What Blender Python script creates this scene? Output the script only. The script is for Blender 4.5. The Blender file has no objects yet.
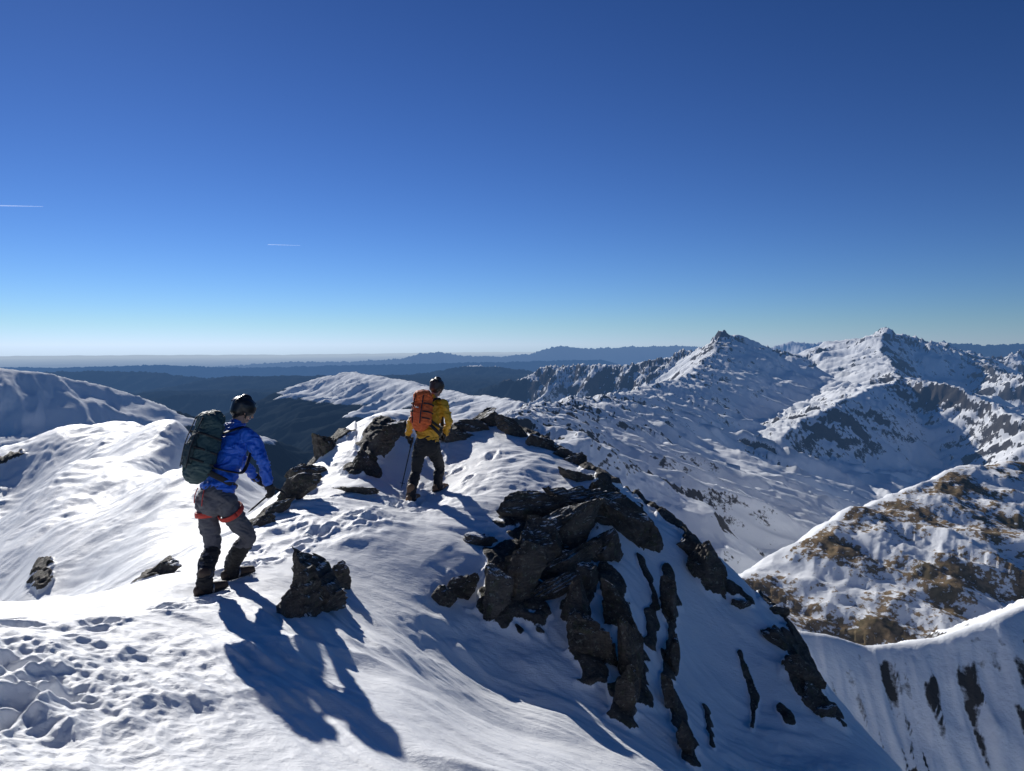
import bpy, bmesh, math, random, time
import numpy as np
from mathutils import Vector, Matrix, noise as mn
F=773.0; PITCH=math.radians(3.0)
SUN_AZ=math.radians(-30); SUN_EL=math.radians(24)
scn=bpy.context.scene
PENDING=[]

def P(u,v,d):
    rx=(u-512)/F; k=(385.5-v)/F
    ry=math.cos(PITCH)+k*math.sin(PITCH); rz=-math.sin(PITCH)+k*math.cos(PITCH)
    s=d/ry
    return (rx*s, d, rz*s)

# ---------------------------------------------------------------- noise
_r=np.random.RandomState(11)
PERM=np.concatenate([_r.permutation(512)]*3).astype(np.int32)
ANG=_r.rand(512)*2*np.pi
GX=np.cos(ANG).astype(np.float32); GY=np.sin(ANG).astype(np.float32)
def perlin(x,y,seed=0):
    x=np.asarray(x,dtype=np.float64)+seed*37.17; y=np.asarray(y,dtype=np.float64)+seed*91.31
    xf=np.floor(x); yf=np.floor(y)
    xi=xf.astype(np.int32)&511; yi=yf.astype(np.int32)&511
    fx=(x-xf).astype(np.float32); fy=(y-yf).astype(np.float32)
    ux=fx*fx*fx*(fx*(fx*6-15)+10); uy=fy*fy*fy*(fy*(fy*6-15)+10)
    p0=PERM[xi]+yi; p1=PERM[xi+1]+yi
    def g(q,dx,dy):
        h=PERM[q]
        return GX[h]*dx+GY[h]*dy
    a=g(p0,fx,fy); b=g(p1,fx-1,fy)
    c=g(p0+1,fx,fy-1); d=g(p1+1,fx-1,fy-1)
    return ((a+(b-a)*ux)*(1-uy)+(c+(d-c)*ux)*uy)*1.5
def fbm(x,y,oct=4,seed=0,gain=.5):
    s=0;a=1;f=1
    for i in range(oct):
        s=s+a*perlin(x*f,y*f,seed+i); a*=gain; f*=2.03
    return s
def ridged(x,y,oct=4,seed=0,gain=.5):
    s=0;a=1;f=1
    for i in range(oct):
        s=s+a*(1-2*np.abs(perlin(x*f,y*f,seed+i))); a*=gain; f*=2.03
    return s
def sstep(a,b,x):
    t=np.clip((x-a)/(b-a),0,1); return t*t*(3-2*t)

# ---------------------------------------------------------------- materials helpers
class NT:
    def __init__(s,name):
        s.m=bpy.data.materials.new(name); s.m.use_nodes=True
        s.t=s.m.node_tree; s.t.nodes.clear()
        s.out=s.n('ShaderNodeOutputMaterial')
    def n(s,t,**k):
        o=s.t.nodes.new(t)
        for a,b in k.items(): setattr(o,a,b)
        return o
    def l(s,a,b): s.t.links.new(a,b)
    def math(s,op,a,b=None,clamp=False):
        o=s.n('ShaderNodeMath',operation=op); o.use_clamp=clamp
        for i,x in enumerate((a,b)):
            if x is None: continue
            if isinstance(x,(int,float)): o.inputs[i].default_value=x
            else: s.l(x,o.inputs[i])
        return o.outputs[0]
    def noise(s,vec,scale,detail=4,rough=.55,dist=0):
        o=s.n('ShaderNodeTexNoise'); o.inputs['Scale'].default_value=scale
        o.inputs['Detail'].default_value=detail; o.inputs['Roughness'].default_value=rough
        o.inputs['Distortion'].default_value=dist
        if vec is not None: s.l(vec,o.inputs['Vector'])
        return o.outputs[0]
    def mix(s,f,a,b):
        o=s.n('ShaderNodeMix',data_type='RGBA')
        for i,x in ((0,f),(6,a),(7,b)):
            if isinstance(x,(int,float)): o.inputs[i].default_value=x
            elif isinstance(x,tuple): o.inputs[i].default_value=(*x,1)
            else: s.l(x,o.inputs[i])
        return o.outputs[2]
    def maprange(s,x,a,b,c=0,d=1):
        o=s.n('ShaderNodeMapRange'); s.l(x,o.inputs[0])
        for i,v in enumerate((a,b,c,d)): o.inputs[i+1].default_value=v
        return o.outputs[0]
    def mapping(s,vec,sc,rot=(0,0,0)):
        o=s.n('ShaderNodeMapping'); s.l(vec,o.inputs[0]); o.inputs['Scale'].default_value=sc; o.inputs['Rotation'].default_value=rot
        return o.outputs[0]
    def bump(s,h,strength,dist,normal=None):
        o=s.n('ShaderNodeBump'); s.l(h,o.inputs['Height'])
        o.inputs['Strength'].default_value=strength; o.inputs['Distance'].default_value=dist
        if normal is not None: s.l(normal,o.inputs['Normal'])
        return o.outputs[0]
    def bsdf(s,col,rough,normal=None,**k):
        o=s.n('ShaderNodeBsdfPrincipled')
        for nm,x in (('Base Color',col),('Roughness',rough)):
            if isinstance(x,(int,float)): o.inputs[nm].default_value=x
            elif isinstance(x,tuple): o.inputs[nm].default_value=(*x,1)
            else: s.l(x,o.inputs[nm])
        if normal is not None: s.l(normal,o.inputs['Normal'])
        for a,b in k.items(): o.inputs[a.replace('_',' ')].default_value=b
        return o.outputs[0]
    def done(s,sh): s.l(sh,s.out.inputs[0]); return s.m

def cloth(name,col,rough=.7,var=.25,sc=9,bump=.35):
    m=NT(name); tc=m.n('ShaderNodeTexCoord').outputs['Object']
    n=m.noise(tc,sc,5); c=m.mix(n,tuple(x*(1-var) for x in col),tuple(min(1,x*(1+var)) for x in col))
    w=m.noise(m.mapping(tc,(1,1,2.4)),sc*1.4,3,.5,.6)
    f=m.noise(tc,220,2)
    b=m.bump(w,bump,.03); b=m.bump(f,.15,.002,b)
    return m.done(m.bsdf(c,rough,b))
def plain(name,col,rough=.5,metal=0,var=.12):
    m=NT(name); tc=m.n('ShaderNodeTexCoord').outputs['Object']
    n=m.noise(tc,30,4); c=m.mix(n,tuple(x*(1-var) for x in col),tuple(min(1,x*(1+var)) for x in col))
    return m.done(m.bsdf(c,rough,m.bump(n,.1,.004),Metallic=metal))

SNOW=(.84,.86,.88)
def rock_colour(m,pos,n1,n2):
    st=m.noise(m.mapping(pos,(3,3,11)),1.6,6,.65,.8)
    c=m.mix(m.maprange(n1,.35,.65),(.032,.031,.030),(.15,.13,.11))
    c=m.mix(m.maprange(st,.52,.68,0,.7),c,(.23,.19,.15))
    c=m.mix(m.maprange(n2,.54,.66,0,.7),c,(.085,.10,.05))
    n4=m.noise(pos,26,5,.6)
    c=m.mix(m.maprange(n4,.58,.68,0,.75),c,(.30,.31,.27))
    return c,st
def mat_rock():
    m=NT('crag_rock'); g=m.n('ShaderNodeNewGeometry'); pos=g.outputs['Position']
    n1=m.noise(pos,3.5,8,.65,.4); n2=m.noise(pos,11,8,.66)
    c,st=rock_colour(m,pos,n1,n2)
    b=m.bump(n1,.8,.12); b=m.bump(st,.7,.07,b); b=m.bump(n2,.9,.05,b)
    sx=m.n('ShaderNodeSeparateXYZ'); m.l(g.outputs['Normal'],sx.inputs[0])
    sn=m.math('ADD',sx.outputs[2],m.math('MULTIPLY',m.math('SUBTRACT',n2,.5),.9))
    sn=m.math('ADD',sn,m.math('MULTIPLY',m.math('SUBTRACT',n1,.5),1.0))
    sf=m.maprange(sn,.84,.90)
    c=m.mix(sf,c,SNOW)
    return m.done(m.bsdf(c,m.maprange(n1,.3,.7,.6,.85),b,Specular_IOR_Level=.35))
def mat_near():
    m=NT('wind_packed_snow'); g=m.n('ShaderNodeNewGeometry'); pos=g.outputs['Position']
    at=m.n('ShaderNodeAttribute',attribute_name='mask'); sp=m.n('ShaderNodeSeparateColor'); m.l(at.outputs['Color'],sp.inputs[0])
    n1=m.noise(pos,1.3,6); n2=m.noise(pos,7,8,.66); n3=m.noise(pos,60,5,.65); nr=m.noise(pos,5,8,.68,.5)
    snow=m.mix(m.maprange(n1,.3,.7),(.83,.85,.88),(.90,.91,.92))
    rk,st=rock_colour(m,pos,nr,n2)
    rf=m.math('ADD',sp.outputs[0],m.math('MULTIPLY',m.math('SUBTRACT',nr,.5),1.1))
    rf=m.math('ADD',rf,m.math('MULTIPLY',m.math('SUBTRACT',n2,.5),.5))
    rf=m.maprange(rf,.47,.53)
    c=m.mix(rf,snow,rk)
    crust=m.noise(m.mapping(pos,(7,22,14),(0,0,.55)),1,6,.62,.5)
    bs=m.bump(n2,.26,.035); bs=m.bump(crust,.34,.026,bs); bs=m.bump(n3,.40,.008,bs)
    br=m.bump(nr,1,.15); br=m.bump(n2,.8,.05,br)
    s1=m.bsdf(c,.6,bs,Specular_IOR_Level=.25); s2=m.bsdf(c,.75,br,Specular_IOR_Level=.3)
    mx=m.n('ShaderNodeMixShader'); m.l(rf,mx.inputs[0]); m.l(s1,mx.inputs[1]); m.l(s2,mx.inputs[2])
    return m.done(mx.outputs[0])
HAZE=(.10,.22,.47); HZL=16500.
def add_haze(m,sh,pos):  # aerial haze painted into the surface as emission, growing with distance from world origin
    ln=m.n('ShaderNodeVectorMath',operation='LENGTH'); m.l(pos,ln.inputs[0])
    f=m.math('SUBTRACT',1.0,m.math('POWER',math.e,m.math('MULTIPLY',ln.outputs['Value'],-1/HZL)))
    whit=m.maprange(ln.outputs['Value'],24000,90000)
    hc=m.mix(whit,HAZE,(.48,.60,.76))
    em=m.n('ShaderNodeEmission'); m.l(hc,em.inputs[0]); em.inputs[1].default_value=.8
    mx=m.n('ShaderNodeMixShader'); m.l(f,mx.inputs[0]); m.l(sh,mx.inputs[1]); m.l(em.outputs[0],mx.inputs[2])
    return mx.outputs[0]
def mat_far():
    m=NT('mountain_snow_and_rock'); g=m.n('ShaderNodeNewGeometry'); pos=g.outputs['Position']
    at=m.n('ShaderNodeAttribute',attribute_name='mask'); sp=m.n('ShaderNodeSeparateColor'); m.l(at.outputs['Color'],sp.inputs[0])
    nA=m.noise(pos,1/150,12,.66,.3); nB=m.noise(pos,1/24,9,.62); nC=m.noise(pos,1/4.,6,.6)
    fine=m.math('ADD',m.math('MULTIPLY',m.math('SUBTRACT',nA,.5),.95),m.math('MULTIPLY',m.math('SUBTRACT',nB,.5),.75))
    fine=m.math('ADD',fine,m.math('MULTIPLY',m.math('SUBTRACT',nC,.5),.5))
    rf=m.maprange(m.math('ADD',sp.outputs[0],fine),.46,.54)
    gfine=m.math('ADD',m.math('MULTIPLY',m.math('SUBTRACT',nA,.5),.7),m.math('ADD',m.math('MULTIPLY',m.math('SUBTRACT',nB,.5),1.3),m.math('MULTIPLY',m.math('SUBTRACT',nC,.5),1.1)))
    gf=m.maprange(m.math('ADD',sp.outputs[2],gfine),.45,.55)
    ff=m.maprange(m.math('ADD',sp.outputs[1],m.math('MULTIPLY',fine,.8)),.42,.58)
    snow=m.mix(nA,(.80,.83,.87),(.90,.905,.91))
    rock=m.mix(nB,(.030,.030,.032),(.11,.098,.085))
    gr=m.mix(m.maprange(nC,.35,.65),(.085,.066,.038),(.31,.22,.13))
    gr=m.mix(m.maprange(nB,.55,.68,0,.5),gr,(.13,.12,.065))
    fo=m.mix(m.maprange(nA,.4,.6),(.008,.013,.020),(.022,.028,.030))
    c=m.mix(gf,snow,gr); c=m.mix(rf,c,rock); c=m.mix(ff,c,fo)
    b=m.bump(nB,.35,5); b=m.bump(nC,.35,.8,b)
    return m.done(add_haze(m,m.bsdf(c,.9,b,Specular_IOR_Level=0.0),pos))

# ---------------------------------------------------------------- mesh helpers
def grid_object(name,X,Y,Z,mask,mat):
    R,C=X.shape
    co=np.stack([X,Y,Z],-1).reshape(-1,3).astype(np.float32)
    idx=np.arange(R*C).reshape(R,C)
    q=np.stack([idx[:-1,:-1],idx[:-1,1:],idx[1:,1:],idx[1:,:-1]],-1).reshape(-1,4)
    me=bpy.data.meshes.new(name)
    me.vertices.add(len(co)); me.vertices.foreach_set('co',co.ravel())
    me.loops.add(q.size); me.loops.foreach_set('vertex_index',q.ravel().astype(np.int32))
    me.polygons.add(len(q)); me.polygons.foreach_set('loop_start',np.arange(0,q.size,4,dtype=np.int32))
    me.polygons.foreach_set('use_smooth',np.ones(len(q),dtype=bool))
    me.update(calc_edges=True)
    a=me.attributes.new('mask','FLOAT_COLOR','POINT')
    mm=np.concatenate([mask.reshape(-1,3),np.ones((R*C,1))],1).astype(np.float32)
    a.data.foreach_set('color',mm.ravel())
    me.materials.append(mat)
    o=bpy.data.objects.new(name,me); PENDING.append(o)
    return o

# ================================================================ NEAR RIDGE
FOOT1=[(205,595,6.80),(232,579,7.30)]
FOOT2=[(411,502,10.45),(438,491,10.9)]
cp=[ (0,771,3.2),(150,771,3.4),(300,771,3.65),(450,771,4.1),(560,771,4.9),(640,771,5.8),(700,771,6.6),(800,771,7.4),(890,768,8.2),
 (-150,771,3.1),(-150,640,4.6),(-150,610,6.0),
 (0,690,4.1),(0,625,5.3),(100,650,5.1),(200,680,4.8),(300,645,5.6),(90,612,6.1),(0,606,6.2),(150,590,6.9),
 (165,575,7.8),(250,545,8.5),(285,520,9.4),(340,500,10),(300,590,7.2),(370,590,7.5),(400,690,5.2),(300,720,4.4),
 (380,540,8.6),(440,545,8.8),(480,500,10.2),(330,455,12.3),(300,480,11.4),(400,409,14.5),(370,414,13.8),(340,440,12.8),(470,428,13.5),(530,440,13.0),(570,462,12.2),
 (450,640,7.2),(500,665,7.2),(600,730,6.5),(500,600,8.0),(560,505,10.2),(600,490,10.6),(620,600,8.4),
 (640,515,10.4),(680,545,10.1),(720,582,9.8),(745,607,9.5),(790,650,9.2),(820,700,8.8),(650,680,7.6),(700,650,8.6),(750,700,8.3),
 (440,470,11.8),(400,470,11.6),
 (-60,478,36),(0,460,36),(60,434,37),(120,431,36),(160,435,34),(195,447,30),(235,487,20),(0,600,16),(25,600,14.5),(60,597,14),(100,585,13.5),(140,570,12),(190,520,15),
 (75,470,25),(55,530,18),(40,565,16),(120,500,20),(120,460,28),(160,480,22),(0,530,29),(20,490,34),(-120,520,36),(-120,620,18),
 (-60,505,44),(0,490,44),(60,466,44),(120,463,43),(160,466,40),(195,484,36),
 (0,640,9),(-150,650,9),(60,632,9.5),(110,605,9.5),
 ]+FOOT1+FOOT2
for (u,v,d) in [(250,500,12),(300,478,13.5),(340,440,14.5),(400,409,15.6),(470,428,14.8),(530,440,14.2),(570,462,13.2),(600,485,11.8),(640,515,11.2),(680,545,10.9),(720,582,10.5),(760,620,10.1),(800,668,9.7),(840,725,9.3),(890,780,9.0)]:
    cp.append((u,v+30,d*1.22)); cp.append((u,v+190,d*2.0))
for u in (250,330,410,490,570,650,730,810,900,1024,1200): cp.append((u,860,40)); cp.append((u,1000,75))
cp+=[(960,850,7.6),(1060,930,7),(1250,1050,6),(1000,980,11),(1150,1050,11),(1000,1000,20),(1250,1100,20),(1000,950,4.5),(1250,1100,4)]
for (u,v) in [(-150,600),(0,560),(60,540),(120,540),(180,560)]: cp+= [(u,v+100,55),(u,1000,75)]
cp=np.array([P(*c) for c in cp])
caz=np.arctan2(cp[:,0],cp[:,1]); cr=np.hypot(cp[:,0],cp[:,1]); ce=cp[:,2]/cr
K=2.3
def tpsk(r2): return .5*r2*np.log(r2+1e-12)
A=np.stack([caz*K,np.log(cr)],1); n=len(A)
D2=((A[:,None]-A[None])**2).sum(-1)
Pm=np.concatenate([np.ones((n,1)),A],1)
M=np.zeros((n+3,n+3)); M[:n,:n]=tpsk(D2)+np.eye(n)*2e-4; M[:n,n:]=Pm; M[n:,:n]=Pm.T
W=np.linalg.solve(M,np.concatenate([ce,np.zeros(3)]))
def tps(az,lr):
    s=W[n]+W[n+1]*az*K+W[n+2]*lr
    az=az*K
    for i in range(n):
        s=s+W[i]*tpsk((az-A[i,0])**2+(lr-A[i,1])**2)
    return s
NC,NR=1200,1300
az=np.linspace(math.radians(-55),math.radians(55),NC); lr=np.linspace(math.log(1.6),math.log(75),NR)
AZ,LR=np.meshgrid(az,lr)
E=tps(AZ,LR); Rr=np.exp(LR)
X=Rr*np.sin(AZ); Y=Rr*np.cos(AZ); Z=E*Rr
def proj_v(X,Y,Z):
    c=Y*math.cos(PITCH)-Z*math.sin(PITCH); up=Y*math.sin(PITCH)+Z*math.cos(PITCH)
    return 385.5-F*up/c
VV=proj_v(X,Y,Z)
def lookup(u,v):
    a=math.atan((u-512)/F*1.0/ (math.cos(PITCH)+(385.5-v)/F*math.sin(PITCH)))
    j=int(round((a-az[0])/(az[1]-az[0]))); col=VV[:,j]
    w=np.where(col<=v)[0]
    i=w[0] if len(w) else int(np.argmin(col))
    return X[i,j],Y[i,j],Z[i,j]
fade=np.ones_like(Z)
for f_ in FOOT1+FOOT2:
    p=P(*f_); fade*=1-np.exp(-((X-p[0])**2+(Y-p[1])**2)/.22**2)
wx=X+.5*perlin(X/2,Y/2,3); wy=Y+.5*perlin(X/2,Y/2,4)
nz=.08*perlin(wx/3.2,wy/3.2,20)+.03*ridged(wx/1.7,wy/1.1,2,30)+.011*perlin(wx/.62,wy/.62,40)+.004*perlin(wx/.27,wy/.27,41)+.0025*perlin(X/.12,Y/.12,42)
ca,sa=math.cos(.55),math.sin(.55)
A1=wx*ca-wy*sa; A2=wx*sa+wy*ca
sas=ridged(A1/2.2,A2/.42,3,50)
sm=sstep(-.1,.35,perlin(X/2.5,Y/2.5,60)+.12*sstep(-1.8,-.2,X))
nz+=.026*sas*sm
nz+=.010*ridged(A1/1.0,A2/.14,2,53)*sstep(-.1,.35,perlin(X/1.3,Y/1.3,61))
band=sstep(.0,1.6,X+1.4)*sstep(7.4,6.0,Y)
lip=perlin(A1/3.0,A2/.85,55); nz+=.11*band*(sstep(-.22,.18,lip)-.5)*sstep(-.3,.3,perlin(X/1.8,Y/1.8,56)+.1)
nz=nz*fade
nz+= (Rr>14)*.22*perlin(wx/7,wy/7,70)*np.clip((Rr-14)/15,0,1)
sp_=np.clip((Rr-12)/6,0,1)*(AZ<-.2)
nz+=sp_*(.11*ridged(X/3.0+.3*perlin(X/6,Y/6,5),(Y+X*.6)/9,3,71)+.05*ridged(A1/3.5,A2/.9,3,73)*sstep(-.2,.3,perlin(X/6,Y/6,74)))
Z=Z+nz
def window(px,py,r):
    rr=math.hypot(px,py); a0=math.atan2(px,py); da=r/rr*1.2
    j0=max(0,int((a0-da-az[0])/(az[1]-az[0]))); j1=min(NC,int((a0+da-az[0])/(az[1]-az[0]))+2)
    i0=max(0,int((math.log(max(rr-r*1.2,.5))-lr[0])/(lr[1]-lr[0]))); i1=min(NR,int((math.log(rr+r*1.2)-lr[0])/(lr[1]-lr[0]))+2)
    return slice(max(i0,0),max(i1,0)),slice(j0,max(j1,0))
def dent(px,py,r,dep,ang,asp=1.7):
    win=window(px,py,r*4)
    dx=X[win]-px; dy=Y[win]-py
    a=dx*math.cos(ang)+dy*math.sin(ang); b=-dx*math.sin(ang)+dy*math.cos(ang)
    q=np.sqrt((a/asp)**2+b**2)/r
    q=q*(1+.45*perlin(X[win]/.09,Y[win]/.09,int(px*100)%97))
    Z[win]+= -dep*(1-sstep(.25,1.25,q))+dep*.25*np.exp(-((q-1.4)/.4)**2)
def trail(pts,n,width,seed,r=(.05,.075),dep=(.05,.11)):
    rs=np.random.RandomState(seed); pts=[lookup(*p)[:2] for p in pts]; pts=np.array(pts)
    L=np.concatenate([[0],np.cumsum(np.hypot(*np.diff(pts,axis=0).T))])
    for i in range(n):
        s=rs.rand()*L[-1]; x=np.interp(s,L,pts[:,0]); y=np.interp(s,L,pts[:,1])
        x+=rs.randn()*width; y+=rs.randn()*width
        dent(x,y,rs.uniform(*r),rs.uniform(*dep),rs.uniform(.4,1.3),rs.uniform(1.3,2))
trail([(-60,771),(0,700),(20,660),(60,640)],20,.20,1,(.06,.10),(.03,.07))
trail([(60,640),(130,625),(195,610),(225,590)],14,.10,9,(.05,.07),(.03,.05))
trail([(225,585),(262,560),(320,530),(380,515),(425,495)],34,.14,2,(.05,.075),(.03,.06))
trail([(250,560),(330,510),(420,500),(470,470),(450,430)],30,.3,3,(.05,.09),(.02,.05))
ch=np.exp(-((X+2.8)**2/1.3+(Y-4.0)**2/1.4))
Z+=ch*(.05*ridged(X/.42,Y/.42,4,80)+.02*perlin(X/.16,Y/.16,84))
ch2=sstep(.0,.5,perlin(X/1.6,Y/1.6,90))*(Rr>6.5)*(Rr<16)*sstep(-.5,-.3,AZ)*fade
Z+=ch2*.022*fbm(X/.3,Y/.3,3,81)
rockm=np.zeros_like(Z)
def strip(uvs,w,h=.16,seed=0):
    pts=np.array([lookup(*p)[:2] for p in uvs]); c=pts.mean(0); rad=np.hypot(*(pts-c).T).max()+w*3+.1
    win=window(c[0],c[1],rad); x=X[win]; y=Y[win]
    dmin=np.full(x.shape,1e9)
    for a,b in zip(pts[:-1],pts[1:]):
        ab=b-a; t=np.clip(((x-a[0])*ab[0]+(y-a[1])*ab[1])/(ab@ab+1e-9),0,1)
        dmin=np.minimum(dmin,np.hypot(x-a[0]-t*ab[0],y-a[1]-t*ab[1]))
    ww=w*(1+.9*perlin(x/.35,y/.35,seed+7)+.5*perlin(x/.13,y/.13,seed+8))
    m=1-sstep(.6,1.25,dmin/np.maximum(ww,.02))
    rockm[win]=np.maximum(rockm[win],m)
    Z[win]+=m*h*(.55+.6*ridged(x/.32,y/.32,3,seed+9)*.5)
strip([(580,595),(578,640),(592,680)],.15,.10,1)
strip([(612,585),(628,640),(632,690),(622,718)],.15,.11,2)
strip([(668,575),(672,640),(668,690),(685,740),(692,765)],.08,.08,3)
strip([(640,500),(700,560),(715,590)],.18,.14,4)
strip([(775,620),(800,660),(805,705),(825,715)],.18,.14,5)
strip([(705,712),(712,750)],.05,.05,6)
strip([(782,715),(790,728)],.06,.06,7)
strip([(38,570),(42,595)],.16,.15,8)
strip([(-10,470),(12,462)],.4,.2,9)
strip([(735,600),(750,610)],.1,.1,10)
strip([(300,470),(330,445),(340,440)],.18,.1,11)
strip([(360,470),(372,448),(385,428)],.22,.12,12)
strip([(150,580),(165,566)],.12,.08,13)
strip([(255,528),(290,505),(312,480)],.14,.08,14)
strip([(505,600),(520,560),(560,520),(620,510)],.36,.10,15)
strip([(440,440),(470,432),(500,430),(545,447),(580,468),(610,490)],.19,.12,16)
strip([(640,560),(655,600),(650,650)],.06,.06,17)
strip([(740,660),(755,700),(752,735)],.04,.05,18)
VV=proj_v(X,Y,Z)
mask=np.zeros(X.shape+(3,)); mask[...,0]=rockm*.95
near=grid_object('snow_ridge_ground',X,Y,Z,mask,mat_near())

# ================================================================ FAR SHEET
NC2,NR2=1600,1500
az2=np.linspace(math.radians(-48),math.radians(48),NC2); lr2=np.linspace(math.log(45),math.log(110000),NR2)
AZ,LR=np.meshgrid(az2,lr2); R2=np.exp(LR)
FX=R2*np.sin(AZ); FY=R2*np.cos(AZ)
wf=.08+.92*sstep(250,1500,R2)
wxx=FX+wf*(35*perlin(FX/260,FY/260,5)+10*perlin(FX/70,FY/70,7)); wyy=FY+wf*(35*perlin(FX/260,FY/260,6)+10*perlin(FX/70,FY/70,8))
floor=-620-250*sstep(3000,15000,R2)-sstep(15000,60000,R2)*150 - 300*sstep(.0,-.3,AZ)*sstep(800,2500,R2)
H=floor+60*fbm(FX/2500,FY/2500,3,100)*sstep(600,3000,R2)
ROCK=np.zeros_like(H); GR=np.zeros_like(H); TT=np.full(H.shape,1e4)
FORC=np.zeros_like(H); RB=np.ones_like(H); EM=np.zeros_like(H); ES=np.zeros_like(H)
def ridge(pts,D,sC,sF,lam=160,amp=.22,rough=0,rock=.3,grass=0,forest=0,world=False,seed=0,DF=None,rnd=6,crest=0,cl=150,rb=1.0,streak=0):
    pw=np.array(pts if world else [P(*p) for p in pts])
    rr=np.hypot(pw[:,0],pw[:,1]); reach=D/min(sC,sF)*2.2+50
    r0=max(rr.min()-reach,1); r1=rr.max()+reach
    i0=max(0,np.searchsorted(lr2,math.log(r0))-1); i1=min(NR2,np.searchsorted(lr2,math.log(r1))+1)
    aa=np.arctan2(pw[:,0],pw[:,1]); ra=math.atan(reach/rr.min()) if reach<rr.min()*3 else 9
    j0=max(0,np.searchsorted(az2,aa.min()-ra)-1); j1=min(NC2,np.searchsorted(az2,aa.max()+ra)+1)
    sl=(slice(i0,i1),slice(j0,j1)); x=wxx[sl]; y=wyy[sl]
    best=np.full(x.shape,1e12); S=np.zeros_like(x); ZZ=np.zeros_like(x); SD=np.zeros_like(x); acc=0
    for a,b in zip(pw[:-1],pw[1:]):
        ab=b[:2]-a[:2]; L=math.hypot(*ab)
        t=np.clip(((x-a[0])*ab[0]+(y-a[1])*ab[1])/(L*L+1e-9),0,1)
        dx=x-a[0]-t*ab[0]; dy=y-a[1]-t*ab[1]; d=dx*dx+dy*dy
        w=d<best
        best=np.where(w,d,best); S=np.where(w,acc+t*L,S); ZZ=np.where(w,a[2]+t*(b[2]-a[2]),ZZ)
        SD=np.where(w,np.sign(ab[0]*dy-ab[1]*dx),SD)
        acc+=L
    T=np.sqrt(best+rnd*rnd)-rnd
    s=np.where(SD>0,sF,sC); DD=np.where(SD>0,DF or D,D)
    h=ZZ-DD*np.tanh(s*T/DD)
    sw=S+.35*T*perlin(x/(lam*3),y/(lam*3),seed+1)
    g=0;a_=1;l=lam
    for k in range(4):
        g=g+a_*l*(np.abs(perlin(sw/l,T/(l*3.2)+SD*5,seed+3+k))*2-.6)*(1-np.exp(-T/(l*.8))); a_*=.82; l/=2.1
    h=h-amp*g*np.clip(1-T*s/(D*2.2),.15,1)
    if rough: h=h+rough*.7*fbm(x/130,y/130,3,seed+20)*np.exp(-T/250)+rough*.5*ridged(x/42,y/42,3,seed+23)*np.exp(-T/130)
    cur=H[sl]; k=25.0*np.clip(R2[sl]/2500,.1,1)
    w=h>cur
    dd=np.abs(h-cur); H[sl]=np.maximum(h,cur)+k*.25*np.maximum(1-dd/k,0)**2*.5
    rk=rock*np.exp(-T/(D*1.0))+crest*np.exp(-T/cl)*sstep(-.35,.1,fbm(S/350+7,S*0+seed,2,seed+40))
    if streak: rk=rk+streak*fbm(sw/5.5,T/24,3,seed+50)*sstep(1.5,6,T)
    ROCK[sl]=np.where(w,rk,ROCK[sl]); GR[sl]=np.where(w,grass*(SD<=0),GR[sl]); TT[sl]=np.where(w,T,TT[sl]); FORC[sl]=np.where(w,forest,FORC[sl]); RB[sl]=np.where(w,rb,RB[sl])
ridge([(200,368,32000),(290,362,32000),(350,362,32000),(400,359,32000),(420,354,32000),(440,352,32000),(462,356,32000),(500,357,32000),(530,354,32000),(560,346,32000),(590,349,32000),(630,347,32000),(680,346,32000),(760,350,32000),(900,350,32000)],900,.25,.25,1500,.12,60,0,forest=1,seed=10)
ridge([(-100,366,20000),(60,368,20000),(160,365,20000),(240,368,20000),(330,366,20000),(420,364,19000),(500,362,19000),(600,360,19000)],600,.25,.25,1200,.12,30,0,forest=1,seed=60)
ridge([(760,352,14000),(790,342,14000),(840,346,14000),(900,342,14000),(945,343,14000),(985,346,14000),(1024,344,14000),(1100,340,14000)],900,.4,.4,500,.2,40,.2,seed=12)
ridge([(-100,378,9500),(30,373,9500),(100,371,9500),(150,373,9500),(200,379,9000),(250,377,9000),(300,380,9000),(350,378,9500)],600,.35,.35,600,.2,25,0,forest=1,seed=13)
ridge([(400,378,9000),(440,371,9000),(475,366,9000),(500,368,8800),(540,373,8600),(600,380,8500)],500,.35,.35,500,.2,20,0,forest=.35,seed=14)
ridge([(100,402,5200),(180,396,5600),(230,396,5600),(290,392,5600),(340,386,5600),(400,380,5600)],600,.4,.4,400,.25,20,0,forest=1,seed=15)
ridge([(120,430,3400),(200,420,3600),(250,412,4000),(290,400,4600),(320,392,5200)],500,.45,.45,350,.25,15,0,forest=1,seed=16)
# massif
ridge([(430,400,5200),(480,392,5200),(520,380,5000),(545,369,5000),(590,366,4800),(630,366,4700),(665,359,4600),(698,352,4500),(712,343,4450),(724,332,4400),(736,342,4400),(752,349,4420),(768,351,4500),(785,354,4700),(803,361,4900),(828,346,5000),(839,350,5000),(850,342,5000),(866,342,5000),(884,329,5000),(896,338,5000),(907,335,5050),(918,341,5100),(932,346,5200),(945,347,5300),(960,356,5400),(978,366,5400),(1000,358,5400),(1024,352,5400),(1100,350,5400),(1250,340,5500)],700,.60,.6,230,.44,30,.48,seed=20,crest=.80,cl=230,rnd=1)
ridge([(300,386,4300),(325,377,4000),(350,372,3800),(375,376,3500),(400,381,3200),(430,387,2900),(470,396,2500),(520,402,1900)],500,.42,.5,220,.22,6,.1,seed=21)
ridge([(500,424,800),(530,410,1200),(565,402,1700),(600,398,2200),(645,390,2700),(690,374,3300),(712,352,4000),(724,333,4400)],460,.46,.8,170,.28,12,.34,seed=22,crest=.36,cl=120,rnd=2)
ridge([(803,362,4800),(790,374,4200),(765,387,3700),(720,402,3200),(690,417,2900)],400,.5,.55,150,.32,14,.42,seed=23,crest=.5,cl=130,rnd=2)
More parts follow.
